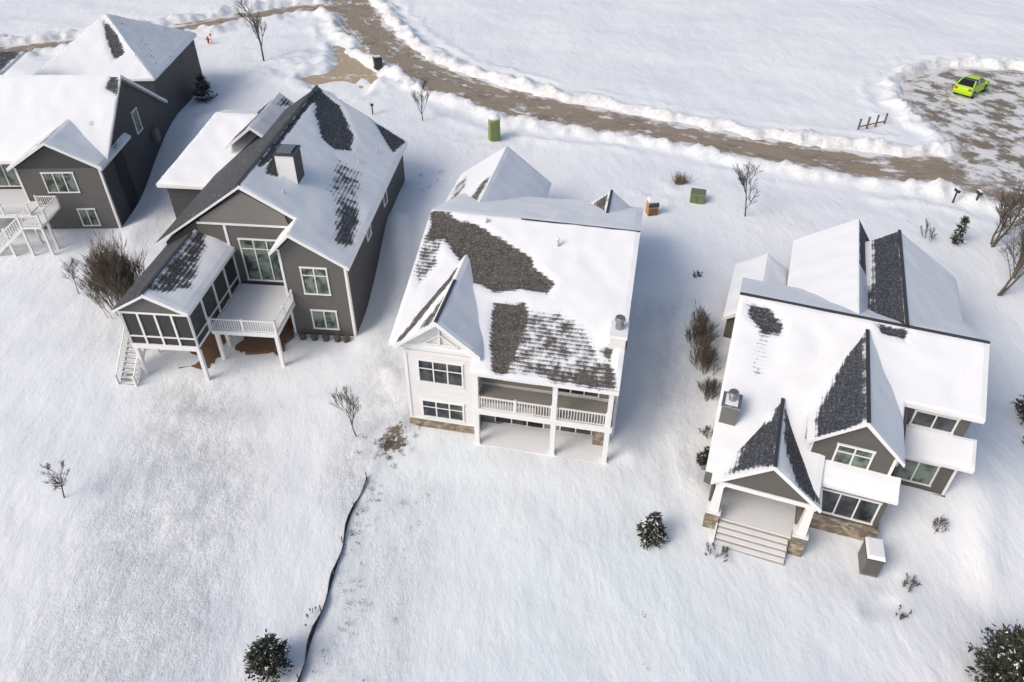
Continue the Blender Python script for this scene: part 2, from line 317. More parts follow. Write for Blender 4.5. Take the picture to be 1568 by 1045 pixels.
def gable_v(par,nm,uL,uR,uM,v0,v1,ze,zr,mat,bL=(),bR=(),**k):
    sl=(zr-ze)/(uM-uL); sr=(zr-ze)/(uR-uM)
    roof(par,nm+'_left',R(uL,uM,v0,v1),(zr-sl*uM,sl,0),mat,bL,**k)
    roof(par,nm+'_right',R(uM,uR,v0,v1),(zr+sr*uM,-sr,0),mat,bR,**k)
def win(mb,face,pos,a0,a1,z0,z1,cols=2,transom=0,glass='glass',tr='trim_white',t=.1):
    def bx(a,b,d0,d1,p,q,m):
        if face=='b': mb.box(a,pos-d1,p,b,pos-d0,q,m)
        elif face=='r': mb.box(pos+d0,a,p,pos+d1,b,q,m)
        else: mb.box(pos-d1,a,p,pos-d0,b,q,m)
    bx(a0,a1,.003,.02,z0,z1,glass)
    bx(a0-t,a0,.003,.075,z0,z1,tr);bx(a1,a1+t,.003,.075,z0,z1,tr)
    bx(a0-t*1.3,a1+t*1.3,.003,.09,z1,z1+t*1.2,tr);bx(a0-t*1.3,a1+t*1.3,.003,.1,z0-t,z0,tr)
    w=(a1-a0)/cols
    for i in range(1,cols): bx(a0+w*i-.04,a0+w*i+.04,.021,.065,z0,z1,tr)
    if transom: bx(a0,a1,.021,.058,z0+(z1-z0)*transom-.03,z0+(z1-z0)*transom+.03,tr)
def rail(mb,p,q,z,m='trim_white',h=1.0,sp=.17):
    p=Vector((*p,z));q=Vector((*q,z)); L=(q-p).length; d=(q-p)/L
    mb.beam(p+Vector((0,0,h)),q+Vector((0,0,h)),.1,.07,m); mb.beam(p+Vector((0,0,.12)),q+Vector((0,0,.12)),.07,.06,m)
    k=int(L/sp)
    for i in range(1,k): 
        c=p+d*(L*i/k); mb.box(c.x-.022,c.y-.022,z+.15,c.x+.022,c.y+.022,z+h-.035,m)
    kk=max(1,round(L/2.2))
    for i in range(kk+1):
        c=p+d*(L*i/kk); mb.box(c.x-.07,c.y-.07,z,c.x+.07,c.y+.07,z+h+.12,m)
# ------------------------------------------------------------ HOUSE B (white)
B=empty('white_walkout_house',-6.8,35.8,0,-11)
zb=lambda v:10.6-.36*(10.2-v)
roof(B,'main_roof_back',[(-.8,0),(4.6,0),(4.6,-1.2),(13.5,-1.2),(13.5,10.2),(-.8,10.2)],(10.6-.36*10.2,0,.36),'roof_brown',
 [([(-.75,10.2),(.5,10.1),(1.2,9.5),(2.4,9.5),(3.6,8.9),(5.0,8.2),(6.7,7.3),(7,6.6),(8.6,5.6),(8.2,4.7),(6.6,4.9),(5.0,4.4),(3.2,5.0),(1.8,6.8),(.6,8.0),(-.3,7.6)],1.1,.5),
  ([(5.0,3.6),(7.0,3.9),(7.5,3.2),(7.3,1.6),(6.9,-1),(6.0,-1.1),(5.3,1)],1.0,.45),
  ([(7.0,3.6),(9.5,3.6),(11.3,2.6),(12.2,.8),(13.3,-1.1),(6.5,-1.1)],.56,.5),
  ([(10.5,-.2),(12.6,.8),(13.4,-.3),(13.4,-1.2),(8.5,-1.2)],.70,.4),
  ([(-.75,8.3),(.6,8),(.8,6),(0,4.0),(-.75,5)],.58,.4),([(12.0,1.2),(12.8,2),(12.9,.4)],.8,.3)],step=.25)
roof(B,'main_roof_front',R(-.8,13.5,10.2,20.6),(10.6+.36*10.2,0,-.36),'roof_brown',step=.6)
gable_v(B,'back_wing_roof',-.35,5.1,2.45,-.55,7.5,7.15,9.35,'roof_brown',
 bL=[([(-.3,-.5),(.4,-.5),(1.2,1.6),(2.2,4.2),(2.3,6),(1.5,5),(.6,2.6)],.85,.3),([(1.2,-.4),(2.2,-.4),(2.3,2),(2.3,4),(1.9,2)],.72,.3)],bR=[([(4.8,-.5),(5.1,-.5),(5.1,1)],.7,.2)])
gable_v(B,'front_wing_roof',-2.6,5.4,1.5,12.5,24.8,6.1,9.1,'roof_brown',bL=[([(1.4,13),(1.4,20),(.6,19),(-.2,16),(.2,13)],.68,.5),([(-2,14),(-1,20),(-1.5,24),(-2.5,22)],.6,.5)],bR=[([(2,13),(5.3,13),(5.3,17)],.52,.6)])
gable_v(B,'entry_gable_roof',8.4,13.4,10.9,14,19.8,6.5,8.5,'roof_brown',bL=[([(10.8,15),(10.8,19.7),(9.6,19.7),(8.6,15)],.75,.5)],bR=[([(12,18),(13.2,19.7),(13.2,17)],.7,.3)])
mb=MB()
mb.ext_u([(1.6,-.6),(20,-.6),(20,zb(.4)-.35),(10.2,zb(10.2)-.3),(1.6,zb(1.6)-.3)],.3,13.0,'siding_white')
mb.ext_v([(.1,.75),(4.55,.75),(4.55,6.95),(2.45,8.95),(.1,6.95)],.1,7,'siding_white')
mb.box(.02,.02,-.5,4.63,1.75,.75,'stone'); mb.box(0,0,.75,4.65,.1,.85,'trim_white')
mb.ext_v([(-2.1,1),(4.9,1),(4.9,6.0),(1.5,8.6),(-2.1,6.0)],14,24.3,'siding_white')
mb.ext_v([(8.8,3),(13.0,3),(13.0,6.3),(10.9,8.1),(8.8,6.3)],17,19.4,'siding_white')
mb.box(4.65,1.5,-.4,12.6,1.6,3.0,'siding_tan'); mb.box(4.65,1.48,3.5,13.0,1.6,7.3,'siding_tan')
for c in (.1,4.45): mb.box(c-.05,.04,.86,c+.15,.1,6.9,'trim_white')
mb.box(.1,.03,6.35,4.55,.1,6.6,'trim_white'); mb.beam((1.3,.0,7.3),(3.6,.0,7.3),.1,.14,'trim_white'); mb.beam((2.45,.0,7.3),(2.45,0,8.6),.12,.1,'trim_white'); mb.beam((1.4,0,7.3),(2.45,0,8.1),.09,.09,'trim_white'); mb.beam((3.5,0,7.3),(2.45,0,8.1),.09,.09,'trim_white')
mb.build('walls',B)
mb=MB(); win(mb,'b',.1,1.0,3.75,4.15,5.85,3,.62,tr='trim_white'); win(mb,'b',.1,1.05,3.7,1.1,2.45,3,.6)
win(mb,'b',1.48,6.2,8.2,4.0,6.1,2); win(mb,'b',1.48,9.6,12.2,3.6,6.0,3,.8); win(mb,'b',1.5,5.6,8.8,0,2.3,3); win(mb,'b',1.5,10,12.0,.1,2.2,2)
win(mb,'r',13.0,6,7.2,4,5.4,2); win(mb,'r',13,10,11.2,4,5.2,2); mb.build('windows',B)
mb=MB()
mb.box(4.66,-.8,2.98,13.3,1.48,3.18,'trim_white'); mb.box(4.66,-.92,2.9,13.35,-.8,3.32,'trim_white'); mb.box(13.3,-.8,2.9,13.4,1.5,3.32,'trim_white')
mb.box(4.7,-.78,3.181,13.28,1.47,3.24,'deck_wood'); mb.box(4.75,-.75,3.241,8.5,-.1,3.30,'deck_snow')
mb.box(4.7,-1.0,-.2,13.2,1.5,.06,'deck_wood'); mb.box(4.75,-.9,.061,13.1,1.2,.14,'deck_snow')
for u in (4.85,9.75,13.1):
    mb.box(u-.16,-.86,-.3,u+.16,-.56,2.9,'trim_white'); mb.box(u-.15,-.85,3.2,u+.15,-.57,6.3,'trim_white'); mb.box(u-.22,-.92,-.3,u+.22,-.5,.25,'trim_white')
mb.box(4.66,-.95,6.08,13.35,-.6,6.33,'trim_white')
mb.box(13.0,-.5,6.05,13.2,1.5,6.6,'trim_white'); mb.box(12.2,.6,-.3,12.9,1.5,2.9,'stone')
rail(mb,(5.0,-.7),(9.6,-.7),3.2); rail(mb,(9.9,-.7),(12.95,-.7),3.2); rail(mb,(13.12,-.55),(13.12,1.4),3.2)
mb.build('porch',B)
mb=MB(); mb.box(12.55,1.5,-.3,13.5,3.0,8.35,'siding_white'); mb.box(12.48,1.43,8.35,13.57,3.07,8.57,'snow_cap'); mb.cyl((13.0,2.3,8.55),(13.0,2.3,9.2),.24,.24,'metal_grey',12); mb.cyl((13.0,2.3,9.2),(13.0,2.3,9.4),.34,.28,'metal_grey',12)
mb.box(13.03,4.6,5.2,13.6,5.3,6.2,'chimney_grey'); mb.build('chimney',B,.02)
mb=MB()
for (u,v,h) in ((8.3,8.3,.7),(3.2,9.6,.35)): mb.cyl((u,v,zb(v)),(u,v,zb(v)+h),.09,.09,'bin_white',8); mb.cyl((u,v,zb(v)+h),(u,v,zb(v)+h+.1),.14,.12,'snow_cap',8)
mb.beam((5.5,10.2,10.7),(13.5,10.2,10.7),.12,.08,'trim_dark'); mb.beam((2.45,-.5,9.42),(2.45,4,9.42),.2,.09,'trim_dark'); mb.beam((10.9,16,8.6),(10.9,19.8,8.6),.2,.09,'trim_dark'); mb.build('roof_vents_and_ridges',B)
# ------------------------------------------------------------ HOUSE A (charcoal)
A=empty('charcoal_house',-12.0,45.3,0,-4.5)
roof(A,'main_roof_right',[(.4,-.6),(.4,21),(-7.4,21),(-7.4,1.6),(-3.6,1.6),(-3.6,-.6)],(6.852,-.63,0),'roof_charcoal',
 [([(-7.3,20.8),(-5.2,20),(-3.2,16.5),(-2.8,14),(-3.8,12.8),(-5,13.2),(-6.4,16.5),(-7.2,19)],.9,.45),
  ([(-3.6,12),(-1.4,12),(-.7,8),(.2,4),(0,1),(-1.4,1.5),(-2.2,5),(-3.4,8)],.54,.7),([(-1.8,6.5),(-.4,7),(.2,2),(-1,1)],.75,.5),
  ([(-2.6,20.9),(-.2,17.6),(.35,20.9)],1.0,.3),([(-7.1,8.3),(-6.2,8),(-5.8,5),(-6.6,4.6)],.9,.3),([(-7.4,5),(-7.4,21),(-6.9,21),(-6.9,5)],.9,.2)])  # middle patch: shadow left of the chimney, painted in as dark roof
roof(A,'main_roof_left',R(-14.8,-7.4,1.6,21),(16.54,.68,0),'roof_charcoal',[(R(-15,-7.3,1,21.5),.80,.4),(R(-9.0,-7.3,1,21.5),1.05,.5),(R(-15,-12.0,1,12),1.05,.7)])
roof(A,'bump_roof_left',R(-5.25,-3.6,-.6,2.15),(12.72,1.,0),'roof_charcoal')
gable_v(A,'porch_roof',-14.2,-8.95,-11.7,-6.4,3.5,6.15,7.55,'roof_charcoal',bL=[(R(-14.6,-11.5,-6.7,4),.95,.3)],bR=[([(-11.7,-6),(-11.7,3),(-11.0,3),(-10,-1),(-9.6,-4),(-10.6,-5.4)],.70,.45)])
roof(A,'left_wing_roof_back',[(-19.6,11.6),(-14,11.6),(-10,20),(-17.0,20)],(5.9-11.6*.37,0,.37),'roof_charcoal',[([(-13,17),(-10,20),(-13,20)],.6,.6)])
roof(A,'left_wing_roof_hip',[(-19.6,11.6),(-17.0,20),(-19.6,28)],(5.9+19.6*1.18,1.18,0),'roof_charcoal',[([(-19.8,11.6),(-17,20),(-19.8,28)],.85,.5)])
roof(A,'left_wing_roof_front',[(-17.0,20),(-10,20),(-14,28),(-19.6,28)],(9+20*.37,0,-.37),'roof_charcoal',step=.8)
gable_v(A,'street_gable_roof',-14.4,-9.2,-11.8,15,23.0,8,10.0,'roof_charcoal',bL=[([(-14.4,15),(-12,15),(-12,23),(-14.4,23)],.72,.5)],bR=[([(-11.7,20),(-9.5,23),(-11.7,23)],.6,.5)])
mb=MB()
mb.ext_v([(-14.2,-.6),(-.02,-.6),(-.02,6.55),(-7.4,11.1),(-14.2,6.4)],2.0,20.5,'siding_charcoal')
mb.ext_v([(-4.7,-.6),(0,-.6),(0,6.45),(-3.6,8.72),(-4.7,7.65)],0,2.3,'siding_charcoal')
mb.ext_v([(-4.65,.06),(-.05,.06),(-.05,6.4),(-3.6,8.6),(-4.65,7.55)],-.03,-.001,'siding_grey')
mb.ext_v([(-11.4,3.2),(-4.7,3.2),(-4.7,9.3),(-7.4,10.95),(-11.4,8.2)],1.96,1.999,'siding_grey')
mb.ext_v([(-11.0,8.35),(-4.4,8.35),(-4.6,9.25),(-7.4,10.9),(-11.0,8.6)],1.88,1.955,'shake_grey')
mb.box(-11.3,1.84,8.2,-4.3,1.95,8.36,'trim_white')
mb.box(-19.1,12.2,0,-14.21,27.4,5.7,'siding_charcoal'); mb.ext_v([(-14,2),(-9.6,2),(-9.6,8),(-11.8,9.5),(-14,8)],20.6,22.5,'siding_charcoal')
for (u,v) in ((-.06,-.06),(-4.72,-.06)): mb.box(u-.09,v-.03,0,u+.09,v+.02,6.5 if u>-1 else 7.6,'trim_white')
mb.box(.0,.0,-.1,.03,.2,6.3,'trim_white'); mb.box(-9.4,1.9,3.2,-9.2,1.95,8.2,'trim_white')
mb.build('walls',A)
mb=MB(); win(mb,'b',1.955,-8.4,-5.4,3.5,7.0,3,.78,'glass_green'); win(mb,'b',-.03,-3.3,-1.5,3.9,6.1,2,.72,'glass_green'); win(mb,'b',-.03,-3.1,-1.3,.7,2.3,2,0,'glass_green')
win(mb,'r',0,6,7.1,5,6.3,1,0,'glass_green'); win(mb,'r',0,12,13,4.8,6.1,1); win(mb,'l',-4.7,.4,1.4,4,6,1,0,'glass_green'); mb.build('windows',A)
mb=MB()
mb.box(-13.9,-6.0,2.9,-9.2,2.0,3.1,'trim_white'); mb.box(-13.95,-6.1,2.75,-9.15,-6.0,3.15,'trim_white')
mb.ext_v([(-14.0,5.93),(-9.1,5.93),(-11.7,7.3)],-6.1,-5.98,'siding_grey')
mb.box(-13.85,-5.97,3.1,-13.8,2,5.95,'screen_dark'); mb.box(-9.3,-5.97,3.1,-9.25,2,5.95,'screen_dark'); mb.box(-13.79,-5.97,3.1,-9.31,-5.94,5.9,'screen_dark')
for u in (-13.9,-12.75,-11.55,-10.4,-9.2): mb.box(u-.07,-6.07,3.15,u+.07,-5.985,5.75,'trim_white')
for v in (-6,-4,-2,0,1.9): mb.box(-9.24,v-.07,3.1,-9.14,v+.07,5.95,'trim_white'); mb.box(-13.96,v-.07,3.1,-13.86,v+.07,5.95,'trim_white')
mb.box(-13.8,-6.06,3.75,-9.3,-5.985,3.85,'trim_white'); mb.box(-9.23,-5.9,3.75,-9.15,1.8,3.85,'trim_white'); mb.box(-13.9,-6.09,5.75,-9.2,-5.985,5.92,'trim_white')
for (u,v) in ((-13.8,-5.9),(-9.3,-5.9),(-9.2,-2.0),(-13.8,-1),(-4.5,-3.8),(-9.0,-3.6),(-11.5,-.5)): mb.box(u-.13,v-.13,-.3,u+.13,v+.13,2.74,'trim_white')
mb.box(-9.1,-3.95,2.8,-4.4,1.88,3.0,'trim_white'); mb.box(-9.1,-4.05,2.72,-4.3,-3.95,3.06,'trim_white'); mb.box(-4.4,-3.95,2.72,-4.3,-.05,3.06,'trim_white'); mb.box(-9.05,-3.9,3.001,-4.45,1.85,3.08,'deck_snow')
rail(mb,(-9.1,-3.92),(-4.4,-3.92),3.0); rail(mb,(-4.4,-3.85),(-4.4,-.1),3.0)
# stair on the porch's left side, coming down toward the yard
mb.box(-15.3,-3.6,2.8,-13.97,-2.2,3.0,'trim_white')
for i in range(12):
    z=2.8-i*.24; v=-3.6-i*.29; mb.box(-15.25,v-.29,z-.05,-14.05,v,z,'deck_wood'); mb.box(-15.2,v-.25,z,-14.1,v-.02,z+.05,'deck_snow')
for u in (-15.3,-14.0):
    mb.beam((u,-3.5,2.8),(u,-7.1,-.2),.05,.28,'trim_white'); mb.beam((u,-3.5,3.85),(u,-7.1,.85),.08,.08,'trim_white')
    for i in range(20):
        v=-3.55-i*.18; z=2.75-i*.15; mb.box(u-.022,v-.022,z-.1,u+.022,v+.022,z+1.05,'trim_white')
    mb.box(u-.07,-7.2,-.3,u+.07,-7.06,1.0,'trim_white'); mb.box(u-.07,-3.6,-.3,u+.07,-3.46,3.95,'trim_white')
rg=random.Random(3)
for (u0,u1,v0,v1) in ((-12.6,-9.5,-4.9,.8),(-8.6,-4.9,-2.8,1.85)):
    P=[]
    for i in range(36):
        t=i/36*6.283; k=rg.uniform(.82,1.12); sx=abs(math.cos(t))**.45*math.copysign(1,math.cos(t)); sy=abs(math.sin(t))**.45*math.copysign(1,math.sin(t))
        P.append(((u0+u1)/2+sx*(u1-u0)/2*k,(v0+v1)/2+sy*(v1-v0)/2*k))
    mb.loft([(a,b,-.2) for a,b in P],[(a,b,.16) for a,b in P],'mulch')
mb.build('deck_and_screened_porch',A)
mb=MB()
mb.box(-6.0,5.5,9,-4.6,7.1,12.1,'trim_white'); mb.box(-6.08,5.42,12.1,-4.52,7.18,12.24,'trim_dark'); mb.box(-4.6,5.52,9,-4.57,7.08,12.09,'siding_charcoal'); mb.box(-5.85,5.65,12.24,-4.75,6.95,12.36,'metal_grey')  # thin dark sheet covers only the chimney's right face
for (u,v) in ((-2,13),(-1.2,16),(-5,3.5)): z=6.852-.63*u; mb.cyl((u,v,z-.1),(u,v,z+.5),.08,.08,'bin_white',8)
mb.beam((-7.4,1.6,11.6),(-7.4,21,11.6),.25,.1,'trim_dark'); mb.beam((-11.7,-6.4,7.65),(-11.7,1.5,7.65),.18,.09,'trim_dark'); mb.build('chimney_and_ridges',A)
mb=MB()
for u in (-4.0,-3.1,-2.2,-1.3,-.6): mb.cyl((u,-.6,-.1),(u,-.6,.35),.22,.3,'weed_dark',8); mb.cyl((u,-.6,.35),(u,-.6,.5),.3,.15,'weed_dark',8)
mb.build('foundation_shrubs',A)
# ------------------------------------------------------------ HOUSE 1 (far left)
H1=empty('dark_grey_house',-36.5,60.9,0,2.5)
s1=5./7.5
roof(H1,'main_roof_back',R(-24,.4,1,8.5),(6.4-s1,0,s1),'roof_charcoal',[([(-19,1.2),(-12,1.2),(-11.5,5),(-17,7)],.62,.9),([(-.9,7.2),(.4,6.5),(.4,8.4),(-.6,8.4)],.8,.3),([(-3,4),(-1,5),(-1,3.5)],.35,.4)])
roof(H1,'main_roof_front',R(-24,.4,8.5,17),(11.4+8.5*s1,0,-s1),'roof_charcoal',step=.8)
gable_v(H1,'back_wing_roof',-7.7,.45,-3.7,-.5,6.5,6.4,8.8,'roof_charcoal',bL=[(R(-7.7,-3.7,-.5,7),.47,.5),(R(-4.4,-3.7,-.5,7),.8,.3)],bR=[([(-.2,4),(.4,5),(.4,2)],.6,.4)])
e=8.6;pk=(-6.0,23)
roof(H1,'tower_roof_back',[(-12.2,15.5),(.3,15.5),pk],(e-15.5*.57,0,.57),'roof_charcoal',[([(-6.2,22.5),(-4.6,21),(-3.0,18.4),(-4.0,17.4),(-5.4,20)],.9,.4)])
roof(H1,'tower_roof_right',[(.3,15.5),(.3,30.5),pk],(e+.3*.678,-.678,0),'roof_charcoal',[([(.5,15.5),(.5,30),(-6,23)],.36,.8)])
roof(H1,'tower_roof_left',[(-12.2,15.5),(-12.2,30.5),pk],(e+12.2*.69,.69,0),'roof_charcoal',[([(-13,15.5),(-13,30.5),pk],.78,.8)])
roof(H1,'tower_roof_front',[(-12.2,30.5),(.3,30.5),pk],(e+30.5*.57,0,-.57),'roof_charcoal',step=1)
gable_v(H1,'far_gable_roof',-24,-17,-20.5,7,15,9.8,12.0,'roof_charcoal',bL=[(R(-24,-20,7,15),.7,.5)],bR=[(R(-20.5,-17,7,15),.55,.5)])
roof(H1,'dark_valley_roof',R(-21,-11,8.4,14.5),(11.2-8.4*.08,0,.08),'roof_charcoal',[(R(-21,-11,8,15),.75,.6)])
mb=MB()
mb.ext_u([(2.5,-.6),(16,-.6),(16,6.2),(8.5,11.05),(2.5,7.05)],-23.5,0,'siding_charcoal'); mb.ext_v([(-7.3,-.6),(0,-.6),(0,6.35),(-3.7,8.45),(-7.3,6.3)],0,5,'siding_charcoal')
mb.box(-12.0,15.7,-.5,-.002,30,8.4,'siding_charcoal'); mb.box(-7.28,-.03,0,-.02,-.001,6.25,'siding_grey')
for u in (-7.25,-.05): mb.box(u-.09,-.07,-.2,u+.09,-.031,6.3,'trim_white')
mb.box(0,.0,-.2,.03,.18,6.3,'trim_white'); mb.build('walls',H1)
mb=MB(); win(mb,'b',-.03,-5.1,-2.5,4.0,5.8,3,0,'glass_green'); win(mb,'b',-.03,-3.2,-1.8,.6,2.2,2,0,'glass_green'); win(mb,'r',0,9,10.2,5.6,7.6,1,0,'glass_green'); win(mb,'b',2.5,-12,-9,3.4,5.8,3,0,'glass_green'); win(mb,'b',2.5,-18,-15,3.4,5.8,3); mb.box(.0,12,3.3,.4,12.9,4.6,'chimney_grey'); mb.build('windows',H1)
mb=MB(); mb.box(-15,-2.6,2.8,-6,2.4,3.0,'trim_white'); mb.box(-14.9,-2.5,3.001,-6.1,2.4,3.08,'deck_snow'); rail(mb,(-15,-2.5),(-6,-2.5),3.0); mb.box(-5.99,-3.6,2.8,-4.2,-.8,3.0,'trim_white'); rail(mb,(-4.2,-3.5),(-4.2,-.9),3); rail(mb,(-6,-.9),(-4.2,-.9),3)
for i in range(11):
    z=2.8-i*.26; u=-6-i*.33; mb.box(u-.34,-4.5,z-.06,u,-3.2,z,'trim_white')
for v in (-4.5,-3.2):
    mb.beam((-6,v,2.7),(-9.7,v,-.2),.05,.25,'trim_white'); mb.beam((-5.9,v,3.9),(-9.7,v,.95),.07,.08,'trim_white')
    for i in range(16): u=-6-i*.24; z=2.7-i*.185; mb.box(u-.02,v-.02,z,u+.02,v+.02,z+1.1,'trim_white')
rail(mb,(-5.9,-4.5),(-4.2,-4.5),3); mb.box(-5.98,-4.6,2.8,-4.2,-3.61,2.99,'trim_white')
for (u,v) in ((-14.8,-2.4),(-10.5,-2.4),(-6.2,-2.4),(-4.3,-3.4),(-4.3,-4.4),(-6,-4.4),(-7.6,-4.4)): mb.box(u-.1,v-.1,-.3,u+.1,v+.1,2.79,'trim_white')
mb.build('deck',H1)
# ------------------------------------------------------------ HOUSE C (right)
C=empty('stone_trim_house',16.2,26.2,0,-19.5)
roof(C,'main_roof_back',[(-5.7,.2),(0.3,.2),(0.3,3.0),(4.0,3.0),(4.0,6.4),(8.1,6.4),(8.1,11),(-6,11)],(9-.43*11,0,.43),'roof_slate',
 [([(-5.5,10.6),(-4.2,10.4),(-3.1,9.6),(-3.1,8.8),(-4.2,8.8),(-5.2,9.6)],.95,.4),([(-5,9),(-3.2,9),(-3.4,6),(-4.6,5.6)],.40,.7),([(1.9,10.9),(4,10.9),(3.6,10.1),(2.4,10.2)],.9,.3)])
roof(C,'main_roof_front',R(-6,8.1,11,17),(9+.43*11,0,-.43),'roof_slate',step=.8)
gable_v(C,'dormer_roof',-.95,4.0,1.55,1.95,10.6,6.55,8.75,'roof_slate',bL=[([(1.5,2),(1.5,10.2),(1.1,10),(.5,8),(-.3,5),(-.6,4),(-.6,2)],.97,.35),([(-.9,2),(-.9,4),(0,7),(0,3)],.5,.4)],bR=[([(3.6,1.9),(4,1.9),(4,2.6)],.6,.2)])
gable_v(C,'porch_roof',-5.3,.5,-2.4,-.5,6.5,4.15,6.45,'roof_slate',bL=[([(-2.5,3.4),(-3.4,3.6),(-4.4,2.4),(-4.2,1.3),(-4.2,.5),(-4.8,-.3),(-2.5,-.4)],.84,.5),(R(-2.7,-2.4,-.5,6),.8,.15)],bR=[([(-2.3,5.5),(-1.7,5.5),(-.7,2.6),(.3,1),(.45,-.4),(-1.1,-.4),(-1.8,1),(-2.2,2.5)],.82,.35)])
gable_v(C,'street_wing_roof',-.4,8.4,3.7,10.8,22.9,6.0,9.0,'roof_slate',bL=[(R(2.2,3.8,11,23),.95,.5),([(.4,11),(3,11),(3,20),(1.8,17)],.70,.6)])
gable_v(C,'street_gable_roof',-2.9,3.2,1.1,10.8,24.4,5.9,8.7,'roof_slate',bR=[(R(1.1,2.6,18,24.4),.9,.3)])
gable_v(C,'garage_roof',-6.7,-2.4,-4.6,13.8,21,5.0,6.4,'roof_slate')
roof(C,'shed_roof_lower',R(-.3,4.25,1.15,2.38),(5.1-2.38*.52,0,.52),'roof_slate',th=.14)
roof(C,'shed_roof_right',R(4.3,8.4,5.2,6.88),(5.1-6.88*.5,0,.5),'roof_slate',th=.14)
mb=MB()
mb.ext_u([(3.4,-.6),(16.5,-.6),(16.5,6.2),(11,8.6),(3.4,5.35)],-5.1,4.3,'siding_olive'); mb.ext_u([(6.9,-1.6),(16.5,-1.6),(16.5,6.2),(11,8.6),(6.9,6.85)],4.3,7.7,'siding_olive')
mb.ext_v([(-.6,4.2),(3.7,4.2),(3.7,6.4),(1.55,8.4),(-.6,6.4)],2.4,9,'siding_olive'); mb.box(.2,2.0,-.5,4.1,3.5,4.5,'siding_olive'); mb.box(4.3,5.9,-.5,7.9,6.95,4.4,'siding_olive'); mb.box(-.9,3,3,0.2,4,6.3,'siding_olive')
mb.box(.2,1.9,-1,4.18,1.999,1.25,'stone'); mb.box(4.32,5.8,-1.5,7.98,5.899,1.3,'stone'); mb.box(4.181,1.9,-1,4.28,5.8,1.25,'stone'); mb.box(7.901,5.9,-1.5,8.0,7.5,1.3,'stone')
mb.box(-5.1,0.6,-.5,-5.0,3.4,4.2,'siding_olive')
mb.ext_v([(0,2),(8,2),(8,5.9),(3.7,8.6),(0,5.9)],14,22.4,'siding_olive'); mb.ext_v([(-2.5,2),(2.9,2),(2.9,5.8),(1.1,8.2),(-2.5,5.8)],14,23.9,'siding_olive'); mb.ext_v([(-6.4,2),(-2.6,2),(-2.6,4.9),(-4.6,6.1),(-6.4,4.9)],14.2,20.6,'siding_olive')
mb.ext_v([(-4.9,4.25),(0.1,4.25),(-2.4,6.15)],-.3,-.2,'siding_olive'); mb.box(-4.9,-.36,3.95,.2,-.16,4.24,'trim_white')
for u in (-.58,3.62): mb.box(u-.08,2.36,4.9,u+.08,2.399,6.4,'trim_white')
mb.box(4.25,5.86,1.35,4.4,5.899,4.2,'trim_white');mb.box(7.75,5.86,1.35,7.9,5.899,4.2,'trim_white')
mb.build('walls',C)
mb=MB(); win(mb,'b',2.4,.75,2.45,5.1,6.5,2,.68,'glass_green'); win(mb,'b',2.0,.7,3.7,1.6,3.3,3,0,'glass'); win(mb,'b',6.9,4.9,7.0,5.35,6.35,2); win(mb,'b',5.9,4.9,6.9,1.9,3.5,2,0,'glass_green'); win(mb,'b',3.4,-3.8,-1.2,.9,3.4,3); mb.build('windows',C)
mb=MB()
for u in (-4.75,.05):
    mb.loft([(u-.42,-.42,-.4),(u+.42,-.42,-.4),(u+.42,.42,-.4),(u-.42,.42,-.4)],[(u-.36,-.36,1.5),(u+.36,-.36,1.5),(u+.36,.36,1.5),(u-.36,.36,1.5)],'stone'); mb.box(u-.42,-.42,1.5,u+.42,.42,1.62,'trim_white')
    mb.loft([(u-.26,-.26,1.62),(u+.26,-.26,1.62),(u+.26,.26,1.62),(u-.26,.26,1.62)],[(u-.19,-.19,3.95),(u+.19,-.19,3.95),(u+.19,.19,3.95),(u-.19,.19,3.95)],'trim_white'); mb.box(u-.26,-.26,3.75,u+.26,.26,3.94,'trim_white')
mb.box(-4.9,-.1,-.3,.2,3.4,.85,'deck_wood'); mb.box(-4.4,-.05,.851,-.2,3.3,.95,'deck_snow')
for i in range(4):
    z=.68-i*.2; v=-.1-i*.3; mb.box(-4.35,v-.31,-.3,-.4,v,z,'deck_wood'); mb.box(-4.3,v-.29,z,-.45,v-.02,z+.07,'deck_snow')
mb.beam((-4.4,-.1,.9),(-4.4,-1.3,.1),.07,.3,'trim_white'); mb.build('porch_and_steps',C)
mb=MB(); mb.box(-5.6,2.8,0,-4.7,3.9,6.9,'chimney_grey'); mb.box(-5.68,2.72,6.9,-4.62,3.98,7.0,'metal_grey'); mb.box(-5.5,2.9,7.0,-4.8,3.8,7.06,'snow_cap'); mb.cyl((-5.15,3.35,7.0),(-5.15,3.35,7.5),.22,.22,'metal_grey',10); mb.cyl((-5.15,3.35,7.5),(-5.15,3.35,7.65),.32,.26,'metal_grey',10)
mb.beam((-6,11,9.12),(8.1,11,9.12),.2,.08,'trim_dark'); mb.beam((1.55,1.95,8.86),(1.55,10.2,8.86),.2,.08,'trim_dark'); mb.beam((-2.4,-.5,6.56),(-2.4,5,6.56),.2,.08,'trim_dark'); mb.beam((3.7,11,9.12),(3.7,22.9,9.12),.2,.08,'trim_dark')
mb.build('chimney_and_ridges',C)
